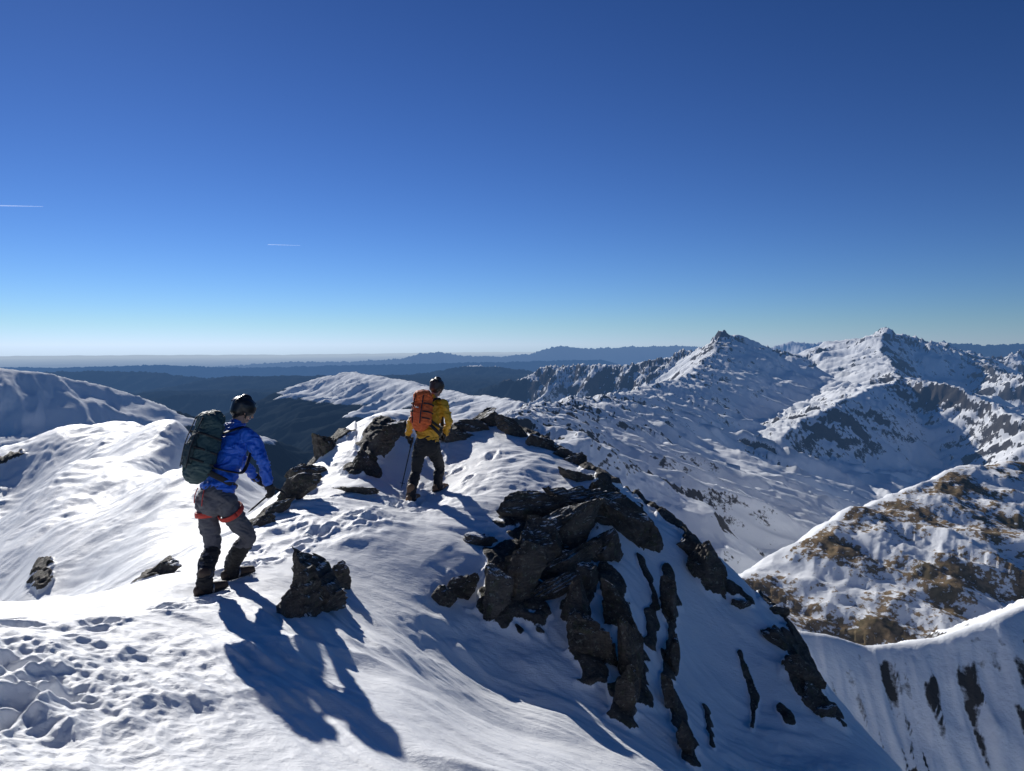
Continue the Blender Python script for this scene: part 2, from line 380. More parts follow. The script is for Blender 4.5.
ridge([(885,330,5000),(880,350,4500),(890,366,4000),(900,378,3500),(870,392,3100),(830,408,2800),(790,428,2550),(755,452,2350),(735,470,2200)],440,.35,.95,150,.32,10,.36,seed=24,DF=440,crest=.3)
ridge([(900,378,3500),(950,388,3200),(1000,410,2900),(1040,430,2600),(1150,440,2400)],460,.9,.35,150,.32,12,.42,seed=25,crest=.3)
ridge([(960,350,5400),(990,372,4500),(1024,380,4000),(1100,380,3800)],400,.6,.5,150,.36,22,.58,seed=26,crest=.6,rnd=2)
ridge([(-250,355,1700),(-100,362,1750),(0,370,1800),(50,376,1850),(100,389,1950),(140,402,2100),(180,418,2300),(230,440,2500)],500,.38,.5,200,.2,5,.10,seed=27)
# brown grassy slope, shaded slope
ridge([(700,610,480),(740,584,520),(800,541,560),(850,510,600),(920,486,650),(980,470,700),(1024,466,750),(1150,440,850),(1400,410,900)],260,.25,1.0,45,.18,5,.14,grass=.57,seed=28,DF=480,rnd=10,rb=.5)
ridge([(790,630,150),(820,632,150),(860,642,150),(930,637,150),(985,622,150),(1024,607,155),(1150,560,170),(1500,500,180)],200,1.12,.8,15,.24,1.8,.38,seed=29,rnd=1.6,streak=.42,rb=.6)
ridge([(0,-60,-14),(0,14,-14)],600,.85,.85,40,.1,1,.2,world=True,seed=30)
am=(1-np.exp(-TT/300))*sstep(700,2500,R2)
H+=am*18*ridged(FX/400,FY/400,4,200)*(1-FORC*.3)*sstep(30000,12000,R2)
H+=sstep(500,2500,R2)*2.0*fbm(FX/55,FY/55,3,210)*sstep(12000,6000,R2)
def grad_n(X,Y,Z):
    dxr,dyr,dzr=[np.gradient(a,axis=0) for a in (X,Y,Z)]; dxc,dyc,dzc=[np.gradient(a,axis=1) for a in (X,Y,Z)]
    nx=dyc*dzr-dzc*dyr; ny=dzc*dxr-dxc*dzr; nn=dxc*dyr-dyc*dxr
    l=np.sqrt(nx*nx+ny*ny+nn*nn)+1e-9
    return nn/l
nzv=np.abs(grad_n(FX,FY,H))
steep=sstep(.90,.66,nzv)
rockA=ROCK*(.36+.95*steep)+.12*steep*RB+.34*ROCK*fbm(FX/260,FY/260,3,240)*sstep(300,900,R2)
nearE=(R2<330)&(AZ>.2)
rockA=np.where(nearE,np.minimum(rockA*.82,.9),rockA)
treel=-215-60*fbm(FX/500,FY/500,3,220)-120*sstep(0,.12,AZ)
fo=sstep(25,-25,H-treel)*((AZ<.02)|(R2>6500))*(R2>1000)
fo=np.maximum(fo,(FORC>.9)*1.0)
fo=np.where((FORC>.2)&(FORC<.5),sstep(-230,-260,H),fo)
fo=np.maximum(fo,sstep(9000,14000,R2)*(H<-330))
fo=np.maximum(fo,(R2>15500)*1.0)
mask=np.stack([np.clip(rockA,0,1),fo,GR*(.85+.45*perlin(FX/45,FY/45,230))],-1)
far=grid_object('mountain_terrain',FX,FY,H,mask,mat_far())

# ================================================================ ROCKS
ROCKM=mat_rock()
def rock_geo(bm,c,size,rot,seed,sub=4):
    rs=np.random.RandomState(seed)
    t=bmesh.new(); bmesh.ops.create_icosphere(t,subdivisions=sub,radius=1)
    planes=[(Vector(rs.randn(3)).normalized(),rs.uniform(.38,.82)) for _ in range(13)]
    Rm=Matrix.Rotation(rot,3,'Y')
    off=Vector(rs.rand(3)*50)
    for v in t.verts:
        p=v.co.copy()
        q=p*1.5+off
        p*=1.15+.30*mn.noise(q*1.1)
        for nrm,k in planes:
            d=p.dot(nrm)
            if d>k: p-=nrm*(d-k)*.995
        nn=mn.fractal(q*2.2,.8,2.1,6)
        s=p.dot(planes[0][0])*3.6+.3*mn.noise(q*1.5)
        fr=s-math.floor(s); st=math.floor(s)+min(1,max(0,(fr-.86)/.14))
        p+=planes[1][0]*(.17*(st-s))
        s=p.dot(planes[2][0])*6.5+.4*mn.noise(q*2.5)
        fr=s-math.floor(s); st=math.floor(s)+min(1,max(0,(fr-.8)/.2))
        p+=planes[3][0]*(.08*(st-s))
        p*=1+.07*nn
        v.co=p
    for v in t.verts:
        p=Vector((v.co.x*size[0],v.co.y*size[1],v.co.z*size[2])); v.co=Rm@p+Vector(c)
    me=bpy.data.meshes.new('t'); t.to_mesh(me); t.free(); bm.from_mesh(me); bpy.data.meshes.remove(me)
def rock_obj(name,parts,g=1.0,sink=.12):
    bm=bmesh.new()
    for p in parts:
        u,v,w,h,r,sd,sub=p[:7]
        x,y,z=lookup(u,v+h*.15)
        k=y/F*g
        c=P(u,v,y+sink*min(w,h)*k)
        rock_geo(bm,c,(w*k*.68,min(w,h)*k*.60,h*k*.68),math.radians(r),sd,sub)
    me=bpy.data.meshes.new(name); bm.to_mesh(me); bm.free()
    for pl in me.polygons: pl.use_smooth=False
    me.materials.append(ROCKM)
    o=bpy.data.objects.new(name,me); PENDING.append(o); return o
rock_obj('boulder',[(318,594,54,76,12,1,6),(298,606,40,48,-20,2,5),(335,580,24,40,15,3,5)],1.12,.0)
rock_obj('rock_outcrop',[(556,536,116,48,-22,11,6),(522,578,48,88,22,12,6),(590,512,100,30,8,14,6),(560,566,84,38,-35,13,6),(625,524,34,64,-38,15,5),(528,512,62,26,-18,16,5),(500,600,28,58,14,17,5),(606,546,34,54,24,18,5),(545,596,50,22,-30,19,5),(538,548,46,46,20,20,5),(584,580,22,44,10,21,5)],1.03,.04)
rock_obj('rock',[(478,541,32,20,10,21,4)])
rock_obj('rock',[(455,590,30,46,30,22,5),(446,603,20,22,10,23,4)])
rock_obj('rock_outcrop',[(324,450,28,24,-30,31,5),(309,474,38,26,-35,32,5),(292,494,38,18,-30,33,4),(276,510,30,14,-30,34,4),(260,525,26,12,-15,35,4)],1.1)
rock_obj('rock_outcrop',[(378,446,24,40,25,41,5),(366,466,24,24,10,42,5),(394,428,28,18,-20,43,4),(454,438,46,18,8,44,5),(470,430,24,12,5,45,4)],1.08)
rock_obj('flat_rock',[(362,491,42,11,8,51,4)])
rock_obj('rock_outcrop',[(493,422,34,22,15,61,5),(516,434,34,14,20,62,5),(542,446,32,14,22,63,5),(562,456,22,10,15,67,4),(578,463,24,12,10,64,4),(582,478,40,16,22,65,5),(606,492,30,22,30,66,5),(628,505,24,14,40,68,4)],1.1)
rock_obj('rock_outcrop',[(700,565,26,54,-30,71,5),(688,550,26,22,-10,72,4),(712,585,20,28,-10,73,4)])
rock_obj('rock',[(742,604,24,16,15,74,4)])
rock_obj('rock_outcrop',[(800,672,28,48,-30,81,5),(808,700,30,40,-20,82,5),(778,640,18,38,-30,83,4),(775,612,18,12,10,84,4),(825,712,20,18,0,85,4)])
rock_obj('rock',[(160,572,26,16,-30,91,4)])
rock_obj('rock_outcrop',[(588,640,32,72,-14,95,6),(574,610,24,44,8,94,5),(618,610,22,60,-20,90,5),(628,658,26,72,-4,96,6),(628,702,22,50,18,97,5),(668,605,14,60,-4,98,4),(672,655,16,58,8,92,4),(674,702,12,48,-8,93,4),(688,745,12,44,-16,99,4)],1.08,.05)

# ================================================================ HIKERS
def V(*a): return Vector(a)
def PV(u,v,d): return Vector(P(u,v,d))
def loft(bm,pts,rad,side,n=18,sub=5,p=2.0,cap=True):
    pts=[Vector(q) for q in pts]; rad=[(r,r) if not isinstance(r,tuple) else r for r in rad]
    C=[];Rd=[]
    m=len(pts)
    for i in range(m-1):
        p0=pts[max(i-1,0)];p1=pts[i];p2=pts[i+1];p3=pts[min(i+2,m-1)]
        for k in range(sub):
            t=k/sub
            C.append(.5*((2*p1)+(p2-p0)*t+(2*p0-5*p1+4*p2-p3)*t*t+(3*p1-p0-3*p2+p3)*t**3))
            s=t
            Rd.append((rad[i][0]*(1-s)+rad[i+1][0]*s,rad[i][1]*(1-s)+rad[i+1][1]*s))
    C.append(pts[-1]);Rd.append(rad[-1])
    T=[(C[min(i+1,len(C)-1)]-C[max(i-1,0)]).normalized() for i in range(len(C))]
    if cap:
        r0=min(Rd[0]);r1=min(Rd[-1]);a=[];ar=[];b=[];br=[]
        c0,t0,q0=C[0],T[0],Rd[0]; c1,t1,q1=C[-1],T[-1],Rd[-1]
        for ang in (80,60,40,20):
            s,c=math.sin(math.radians(ang)),math.cos(math.radians(ang))
            a.append(c0-t0*r0*s); ar.append((q0[0]*c,q0[1]*c))
        for ang in (20,40,60,80):
            s,c=math.sin(math.radians(ang)),math.cos(math.radians(ang))
            b.append(c1+t1*r1*s); br.append((q1[0]*c,q1[1]*c))
        C=a+C+b; Rd=ar+Rd+br; T=[t0]*4+T+[t1]*4
    rings=[]
    side=Vector(side)
    for c,t,r in zip(C,T,Rd):
        A_=side-t*side.dot(t)
        if A_.length<1e-3: A_=t.orthogonal()
        A_.normalize(); B_=t.cross(A_)
        ring=[]
        for k in range(n):
            th=2*math.pi*k/n; co,si=math.cos(th),math.sin(th)
            e=2/p
            xx=math.copysign(abs(co)**e,co); yy=math.copysign(abs(si)**e,si)
            ring.append(bm.verts.new(c+A_*xx*r[0]+B_*yy*r[1]))
        rings.append(ring)
    for a,b in zip(rings[:-1],rings[1:]):
        for k in range(n): bm.faces.new((a[k],a[(k+1)%n],b[(k+1)%n],b[k]))
    bm.faces.new(list(reversed(rings[0]))); bm.faces.new(rings[-1])
def finish(bm,name,mat,parent,smooth=True):
    bmesh.ops.recalc_face_normals(bm,faces=bm.faces)
    me=bpy.data.meshes.new(name); bm.to_mesh(me); bm.free()
    for pl in me.polygons: pl.use_smooth=smooth
    me.materials.append(mat)
    o=bpy.data.objects.new(name,me); scn.collection.objects.link(o); o.parent=parent
    return o
def remesh(bm,name,mat,parent,vox=.010,smooth=6,wr=.0,ws=9,seed=0):
    o=finish(bm,name,mat,None)
    m=o.modifiers.new('r','REMESH'); m.mode='VOXEL'; m.voxel_size=vox; m.use_smooth_shade=True
    s=o.modifiers.new('s','SMOOTH'); s.factor=.5; s.iterations=smooth
    dg=bpy.context.evaluated_depsgraph_get(); me=bpy.data.meshes.new_from_object(o.evaluated_get(dg))
    o.modifiers.clear(); old=o.data; o.data=me; bpy.data.meshes.remove(old)
    if not me.materials: me.materials.append(mat)
    if wr:
        off=Vector((seed*7.1,seed*3.3,0))
        cos=[]
        nrm=[v.normal.copy() for v in me.vertices]
        for v,nv in zip(me.vertices,nrm):
            q=v.co+off; q=Vector((q.x*ws,q.y*ws,q.z*ws*1.9)); q+=Vector((mn.noise(q*.7),0,mn.noise(q*.7+Vector((9,9,9)))))*1.2
            f=mn.noise(q)+.5*mn.noise(q*2.1)
            cos.append(v.co+nv*wr*(f-.6*abs(mn.noise(q*1.3))*2))
        me.vertices.foreach_set('co',[c for q in cos for c in q])
    for pl in me.polygons: pl.use_smooth=True
    o.parent=parent; return o
def hand(bm,w,d,pn,side,curl=(35,100,165)):
    d=d.normalized(); side=(side-d*side.dot(d)).normalized(); pn=pn-d*pn.dot(d)-side*pn.dot(side); pn.normalize()
    loft(bm,[w-d*.03,w,w+d*.05,w+d*.09],[(.030,.026),(.030,.022),(.044,.019),(.043,.016)],side,sub=3)
    for i,L in enumerate((.074,.084,.078,.062)):
        b=w+d*(.085-.004*abs(i-1))+side*(.033-.022*i); pts=[b-d*.02,b]
        q=b
        for k,ang in enumerate(curl):
            a=math.radians(ang); q=q+(d*math.cos(a)+pn*math.sin(a))*L*(.42,.32,.26)[k]; pts.append(q)
        loft(bm,pts,[.0125,.0125,.0115,.0105,.0095],side,n=10,sub=2)
    b=w+d*.028+side*.03
    loft(bm,[b-d*.01,b+side*.028+d*.02+pn*.006,b+side*.03+d*.045+pn*.03,b+side*.016+d*.06+pn*.05],[.016,.0145,.0125,.0105],d,n=10,sub=2)
def boot(bm,bs,ank,g,toe,L=.29):
    up=V(0,0,1); side=toe.cross(up)
    h=g
    loft(bm,[h-toe*.07+up*.055,h+up*.062,h+toe*.10+up*.052,h+toe*(L-.11)+up*.042],[(.038,.048),(.044,.055),(.048,.042),(.040,.032)],side,n=18,sub=4)
    loft(bm,[h-toe*.02+up*.05,h-toe*.01+up*.12,ank+up*.10],[(.042,.055),(.046,.056),(.055,.058)],side,sub=3)
    loft(bs,[h-toe*.085+up*.018,h+up*.018,h+toe*.09+up*.018,h+toe*(L-.09)+up*.022],[(.036,.016),(.040,.018),(.048,.018),(.034,.014)],side,n=16,sub=3,p=3)
def crampon(bm,g,toe,L=.29):
    up=V(0,0,1); side=toe.cross(up)
    for s in (-1,1):
        for t in (-.07,-.02,.05,.11,.16):
            b=g+toe*t+side*s*.036+up*.005
            loft(bm,[b+up*.008,b-up*.028],[.006,.0015],toe,n=6,sub=1,cap=False)
        loft(bm,[g-toe*.085+side*s*.038+up*.006,g+toe*.17+side*s*.036+up*.006],[(.004,.004)]*2,side,n=6,sub=1)
        loft(bm,[g+toe*.17+side*s*.02+up*.01,g+toe*.235+side*s*.02-up*.008],[.005,.0015],side,n=6,sub=1)
        loft(bm,[g+toe*.05+side*s*.05+up*.01,g+toe*.06+side*s*.05+up*.07,g+toe*.07+up*.105],[(.010,.003)]*3,toe,n=6,sub=2)
    for t in (-.07,.05,.16):
        loft(bm,[g+toe*t-side*.036+up*.006,g+toe*t+side*.036+up*.006],[(.004,.004)]*2,toe,n=6,sub=1)
def box(bm,c,ax,ay,az_,s,bev=.004):
    t=bmesh.new(); bmesh.ops.create_cube(t,size=1)
    for v in t.verts: v.co=Vector((v.co.x*s[0],v.co.y*s[1],v.co.z*s[2]))
    bmesh.ops.bevel(t,geom=t.edges[:],offset=bev,segments=2,affect='EDGES')
    for v in t.verts: v.co=c+ax*v.co.x+ay*v.co.y+az_*v.co.z
    me=bpy.data.meshes.new('t'); t.to_mesh(me); t.free(); bm.from_mesh(me); bpy.data.meshes.remove(me)

M_black=cloth('black_softshell',(.014,.014,.016),.75)
M_glove=cloth('black_glove',(.015,.015,.017),.7)
M_skin=plain('skin',(.45,.26,.18),.5)
M_hair=plain('dark_hair',(.03,.02,.015),.6)
M_sole=plain('boot_rubber',(.012,.012,.012),.7)
M_metal=plain('steel',(.25,.25,.26),.35,.9)
M_strap=plain('black_webbing',(.015,.015,.016),.7)
M_eye=plain('eye',(.02,.02,.02),.2)

def build_hiker(name,S,cfg):
    par=bpy.data.objects.new(name,None); scn.collection.objects.link(par)
    c=cfg; fwd=c['fwd'].normalized(); up=V(0,0,1); right=fwd.cross(up).normalized()
    J=c['J']
    tu=(J['neck']-J['pelvis']).normalized()
    tb=-(fwd-tu*fwd.dot(tu)).normalized()
    bm=bmesh.new()
    loft(bm,[J['pelvis']-tu*.07*S,J['pelvis']+tb*.012,J['pelvis']+tu*.14*S],[(.155*S,.125*S),(.172*S,.135*S),(.145*S,.11*S)],right,sub=3)
    for s in ('L','R'):
        h,k,a=J['hip'+s],J['knee'+s],J['ank'+s]
        mid=h.lerp(k,.45)+tb*.012; calf=k.lerp(a,.35)-fwd*.018
        loft(bm,[h+up*.02+tb*.01,mid,k,calf,a+up*.05],[.106*S,.094*S,.074*S,.070*S,.060*S],right,sub=5)
    remesh(bm,'trousers',c['m_pants'],par,.009,4,.013,10,c['seed'])
    bm=bmesh.new()
    for s in ('L','R'):
        k,a=J['knee'+s],J['ank'+s]
        loft(bm,[k.lerp(a,.22),k.lerp(a,.45)-fwd*.018,a+up*.03,a-up*.02],[.078*S,.080*S,.070*S,.072*S],right,sub=4)
    remesh(bm,'gaiters',c['m_gaiter'],par,.008,3,.010,14,c['seed']+1)
    bm=bmesh.new(); bs=bmesh.new(); bc=bmesh.new()
    for s in ('L','R'):
        boot(bm,bs,J['ank'+s],c['g'+s],c['toe'+s],.30*S)
        crampon(bc,c['g'+s],c['toe'+s])
    remesh(bm,'boots',c['m_boot'],par,.006,3)
    remesh(bs,'boot_soles',M_sole,par,.006,1)
    finish(bc,'crampons',M_metal,par)
    bm=bmesh.new()
    ch=J['pelvis'].lerp(J['neck'],.68); hem=c.get('hem',.08)
    loft(bm,[J['pelvis']+tu*hem*S,J['pelvis']+tu*(hem+.08)*S,J['pelvis'].lerp(J['neck'],.42),ch,J['pelvis'].lerp(J['neck'],.86),J['neck']],
         [(.180*S,.145*S),(.172*S,.132*S),(.165*S,.125*S),(.195*S,.14*S),(.175*S,.115*S),(.075*S,.075*S)],right,n=26,sub=5)
    loft(bm,[J['neck']-tu*.04,J['neck']+tu*.04*S],[.085*S,.072*S],right,sub=2)
    if c.get('hood'): loft(bm,[J['neck']+tb*.05+tu*.0,J['neck']+tb*.075-tu*.05],[(.09,.045),(.07,.035)],right)
    for s in ('L','R'):
        sh,el,wr=J['sh'+s],J['el'+s],J['wr'+s]
        loft(bm,[J['neck'].lerp(sh,.45)-tu*.03,sh,sh.lerp(el,.5),el,el.lerp(wr,.4),wr],[.07*S,.080*S,.068*S,.060*S,.056*S,.040*S],fwd,sub=5)
    remesh(bm,'jacket',c['m_jacket'],par,.009,4,.022,9,c['seed']+2)
    bm=bmesh.new()
    for s in ('L','R'):
        el,wr=J['el'+s],J['wr'+s]; d=(wr-el).normalized()
        loft(bm,[wr-d*.03,wr+d*.012],[.042*S,.040*S],fwd,cap=False,sub=1)
    finish(bm,'cuffs',M_strap,par)
    bm=bmesh.new()
    for s in ('L','R'):
        hd=c['hand'+s]; hand(bm,J['wr'+s],hd[0],hd[1],hd[2])
    remesh(bm,'gloves',M_glove,par,.004,2)
    H_=J['head']; hf=c['look'].normalized(); hr=hf.cross(up).normalized(); hu=hr.cross(hf).normalized()
    bm=bmesh.new()
    loft(bm,[J['neck']-tu*.03,J['neck'].lerp(H_,.6)],[.058*S,.055*S],right,sub=2)
    loft(bm,[H_-hu*.085-hf*-.02,H_-hu*.06+hf*.012,H_-hu*.01,H_+hu*.05-hf*.008,H_+hu*.075-hf*.01],[(.030,.035),(.052,.070),(.068,.088),(.070,.090),(.055,.07)],hr,n=24,sub=4)
    loft(bm,[H_-hu*.085+hf*.055,H_-hu*.075+hf*.07],[(.028,.02),(.018,.014)],hr)
    loft(bm,[H_+hu*.01+hf*.088,H_-hu*.015+hf*.100,H_-hu*.028+hf*.108],[(.009,.010),(.012,.012),(.016,.012)],hr,sub=3)
    for q in (-1,1):
        loft(bm,[H_+hr*q*.074+hu*.012,H_+hr*q*.077-hu*.03],[(.006,.018),(.005,.010)],hr)
        loft(bm,[H_+hr*q*.014+hu*.028+hf*.088,H_+hr*q*.045+hu*.026+hf*.078],[.008,.007],hu,n=8,sub=2)
    loft(bm,[H_-hr*.022-hu*.052+hf*.084,H_-hu*.05+hf*.091,H_+hr*.022-hu*.052+hf*.084],[.006,.008,.006],hu,n=8,sub=3)
    remesh(bm,'head',M_skin,par,.005,2)
    bm=bmesh.new()
    for q in (-1,1): bmesh.ops.create_uvsphere(bm,u_segments=12,v_segments=8,radius=.011,matrix=Matrix.Translation(H_+hr*q*.030+hu*.010+hf*.080))
    finish(bm,'eyes',M_eye,par)
    bm=bmesh.new()
    loft(bm,[H_+hu*.04-hf*.03,H_-hu*.03-hf*.035,H_-hu*.065-hf*.04],[(.074,.070),(.070,.062),(.055,.04)],hr,n=20)
    remesh(bm,'hair',M_hair,par,.006,1,.003,40)
    bm=bmesh.new()
    loft(bm,[H_+hu*.030-hf*.004,H_+hu*.06-hf*.006,H_+hu*.095-hf*.008,H_+hu*.118-hf*.01],[(.094,.118),(.093,.116),(.076,.096),(.045,.06)],hr,n=28,sub=4)
    loft(bm,[H_-hu*.012-hf*.055,H_+hu*.05-hf*.05],[(.080,.065),(.088,.075)],hr,n=24)
    for q in (-.5,0,.5):
        loft(bm,[H_+hr*q*.09+hu*.06-hf*.115,H_+hr*q*.07+hu*.115-hf*.07,H_+hr*q*.06+hu*.128,H_+hr*q*.06+hu*.10+hf*.08],[.010,.011,.011,.008],hr,n=8)
    remesh(bm,'helmet',c['m_helmet'],par,.005,2)
    bm=bmesh.new()
    for q in (-1,1):
        loft(bm,[H_+hr*q*.08+hu*.03,H_+hr*q*.078-hu*.04+hf*.01,H_-hu*.10+hf*.035+hr*q*.02],[(.008,.002)]*3,hf,n=6)
    finish(bm,'chin_strap',M_strap,par)
    pc=J['pelvis'].lerp(J['neck'],c['packpos'])+tb*(.12*S+c['pack'][1]); w,dp,hh=c['pack']
    pu=(tu+tb*c.get('packtilt',0)).normalized(); pb=(tb-pu*tb.dot(pu)).normalized()
    bm=bmesh.new()
    loft(bm,[pc-pu*hh*.92,pc-pu*hh*.5,pc,pc+pu*hh*.55,pc+pu*hh*.78],[(w*.82,dp*.85),(w*.97,dp*1.02),(w,dp),(w*.93,dp*.88),(w*.85,dp*.75)],right,n=28,p=3.2,sub=5)
    for q in (-1,1): loft(bm,[pc+right*q*w*.86-pu*hh*.75,pc+right*q*w*.9-pu*hh*.1],[(w*.22,dp*.6),(w*.2,dp*.55)],right,p=2.6)
    remesh(bm,'pack_body',c['m_pack'],par,.008,3,.012,11,c['seed']+4)
    bm=bmesh.new()
    loft(bm,[pc+pb*dp*.86-pu*hh*.72,pc+pb*dp*.98-pu*hh*.2,pc+pb*dp*.82+pu*hh*.35],[(w*.62,dp*.2),(w*.62,dp*.26),(w*.5,dp*.16)],right,p=3)
    remesh(bm,'pack_front_pocket',c['m_pack2'],par,.007,3,.006,14,c['seed']+5)
    bm=bmesh.new()
    loft(bm,[pc+pu*hh*.74-pb*.0,pc+pu*hh*.9,pc+pu*hh*1.02-pb*.02],[(w*.95,dp*.98),(w*.98,dp*1.0),(w*.75,dp*.7)],right,n=28,p=3,sub=4)
    remesh(bm,'pack_lid',c['m_pack'],par,.007,3,.008,14,c['seed']+6)
    bm=bmesh.new()
    for q in (-1,1):
        for t in (.35,-.15,-.55):
            loft(bm,[pc+right*q*w*1.01-pb*dp*.6+pu*hh*t,pc+right*q*w*1.04+pb*dp*.5+pu*hh*(t+.04),pc+right*q*w*.6+pb*dp*1.06+pu*hh*(t+.05)],[(.003,.010)]*3,pb.cross(pu),n=8,p=3)
        loft(bm,[pc+right*q*w*.45+pb*dp*1.0+pu*hh*.92,pc+right*q*w*.47+pb*dp*1.10+pu*hh*.5,pc+right*q*w*.47+pb*dp*1.2-pu*hh*.1,pc+right*q*w*.42+pb*dp*1.05-pu*hh*.85],[(.010,.003)]*4,right,n=8,p=3)
        sh=J['sh'+('L' if q<0 else 'R')]; sm_=J['neck'].lerp(sh,.55)
        loft(bm,[pc+pu*hh*.6+right*q*w*.4-pb*dp*.9,sm_+tu*.065,sm_-tb*.10-tu*.06,J['pelvis'].lerp(J['neck'],.45)-tb*.13+right*q*.13,J['pelvis'].lerp(J['neck'],.38)+right*q*.185,pc-pu*hh*.6+right*q*w*.8-pb*dp*.8],[(.030,.008)]*6,right,n=10,p=3)
        loft(bm,[pc-pu*hh*.8+right*q*w*.8-pb*dp*.5,J['pelvis']+tu*.14+right*q*.18,J['pelvis']+tu*.12-tb*.13+right*q*.08,J['pelvis']+tu*.12-tb*.15],[(.006,.026),(.006,.026),(.006,.02),(.006,.014)],right,n=10,p=3)
    loft(bm,[pc+pu*hh*1.0-pb*dp*.8-right*.03,pc+pu*hh*1.12-pb*dp*.9,pc+pu*hh*1.0-pb*dp*.8+right*.03],[.006]*3,pb,n=8)
    finish(bm,'pack_straps',M_strap,par)
    if c.get('mark'):
        bm=bmesh.new(); box(bm,pc+pb*dp*1.22+pu*hh*.12,right,pb,pu,(.05,.006,.016),.002); finish(bm,'pack_label',c['mark'],par)
    if c.get('m_harness'):
        bm=bmesh.new()
        for s in ('L','R'):
            h,k=J['hip'+s],J['knee'+s]; d=(k-h).normalized(); cc=h+d*.095*S+tb*.006
            a1=(right-d*right.dot(d)).normalized(); b1=d.cross(a1); N=28
            pts=[cc+(a1*math.cos(t)+b1*math.sin(t))*.112*S for t in [2*math.pi*i/N for i in range(N+1)]]
            loft(bm,pts,[(.026,.008)]*(N+1),d,n=8,sub=1,cap=False,p=3)
        for q in (-1,1):
            loft(bm,[J['pelvis']+tu*.02+right*q*.07+tb*.15,J['pelvis']-tu*.05+right*q*.085+tb*.15,J['pelvis']-tu*.12+right*q*.085+tb*.135],[(.010,.003)]*3,right,n=6)
        finish(bm,'harness',c['m_harness'],par)
    return par

f1=V(.72,.69,0)
g1L=PV(*FOOT1[0]); g1R=PV(*FOOT1[1])
J1=dict(pelvis=PV(216,495,7.00),neck=PV(236,429,7.20),head=PV(243,411,7.28),
 hipL=PV(208,503,7.05),hipR=PV(226,504,6.95),kneeL=PV(213,546,7.04),kneeR=PV(248,536,7.14),ankL=g1L+V(0,0,.10),ankR=g1R+V(0,0,.10),
 shL=PV(221,435,7.32),shR=PV(251,438,7.08),elL=PV(243,462,7.42),elR=PV(263,462,7.05),wrL=PV(256,478,7.55),wrR=PV(269,487,7.12))
mPackTeal=cloth('teal_pack_fabric',(.026,.062,.066),.65,.3); mPackTeal2=cloth('dark_teal_pocket',(.017,.036,.039),.7,.3)
hd1=(V(.15,.4,-.9),V(-.7,.6,.1),V(.3,.5,.8))
build_hiker('hiker',1.02,dict(fwd=f1,look=V(.72,.62,-.38),J=J1,gL=g1L,gR=g1R,toeL=V(.6,.8,.05).normalized(),toeR=V(.75,.66,.1).normalized(),
 handL=(V(.5,.6,-.5),V(.6,-.5,0),V(.2,.1,1)),handR=hd1,hem=.075,
 m_pants=cloth('grey_trousers',(.085,.085,.10),.75),m_gaiter=M_black,m_boot=cloth('brown_boot_leather',(.06,.038,.026),.6),
 m_jacket=cloth('blue_shell',(.015,.11,.55),.5,.15),m_helmet=plain('black_helmet',(.012,.012,.013),.35),
 m_pack=mPackTeal,m_pack2=mPackTeal2,pack=(.155,.118,.265),packpos=.62,m_harness=plain('red_harness_webbing',(.50,.035,.02),.6),hood=True,seed=3))
f2=V(.45,.89,0)
g2L=PV(*FOOT2[0]); g2R=PV(*FOOT2[1])
J2=dict(pelvis=PV(427,443,10.68),neck=PV(432,400,10.80),head=PV(437,388,10.88),
 hipL=PV(421,447,10.73),hipR=PV(433,447,10.66),kneeL=PV(416,472,10.66),kneeR=PV(440,467,10.92),ankL=g2L+V(0,0,.10),ankR=g2R+V(0,0,.10),
 shL=PV(421,405,10.90),shR=PV(443,405,10.72),elL=PV(411,422,10.88),elR=PV(449,421,10.66),wrL=PV(408,437,11.0),wrR=PV(445,434,10.84))
build_hiker('hiker',.97,dict(fwd=f2,look=V(.55,.82,-.3),J=J2,gL=g2L,gR=g2R,toeL=V(.4,.9,.05).normalized(),toeR=V(.6,.8,.05).normalized(),
 handL=(V(.1,.5,-.8),V(.8,-.2,0),V(-.1,.5,.85)),handR=(V(-.1,.6,-.6),V(-.8,.3,0),V(.1,.5,.85)),hem=.05,
 m_pants=M_black,m_gaiter=M_black,m_boot=cloth('tan_boot_leather',(.20,.11,.055),.6),
 m_jacket=cloth('mustard_shell',(.70,.36,.02),.55,.15),m_helmet=plain('dark_brown_helmet',(.05,.032,.022),.4),
 m_pack=cloth('orange_pack_fabric',(.72,.13,.025),.6,.2),m_pack2=cloth('orange_pocket_fabric',(.60,.09,.02),.6,.2),pack=(.145,.105,.22),packpos=.70,hood=True,seed=8,
 mark=plain('pale_label',(.5,.5,.5),.6)))
def ice_axe(name,top,tip,fwd):
    bm=bmesh.new(); d=(tip-top).normalized(); side=d.cross(fwd).normalized()
    loft(bm,[top,tip-d*.06],[(.012,.008)]*2,side,n=10,sub=1)
    loft(bm,[tip-d*.07,tip],[.010,.002],side,n=8,sub=1)
    loft(bm,[top+fwd*.0,top+fwd*.07,top+fwd*.14+d*.035],[(.005,.014),(.005,.012),(.003,.003)],side,n=8)
    loft(bm,[top-fwd*.0,top-fwd*.07-d*.0,top-fwd*.11+d*.01],[(.006,.010),(.02,.005),(.03,.003)],side,n=8)
    return finish(bm,name,M_strap,None)
def pole(name,top,tip):
    bm=bmesh.new(); d=(tip-top).normalized(); s=V(1,0,0)
    loft(bm,[top,top+d*.13],[.018,.014],s,n=10); 
    loft(bm,[top+d*.12,tip-d*.05],[.009,.007],s,n=8,sub=1); loft(bm,[tip-d*.06,tip],[.005,.002],s,n=6,sub=1)
    loft(bm,[tip-d*.09,tip-d*.083],[.040,.035],s,n=14,sub=1,cap=False)
    return finish(bm,name,M_strap,None)
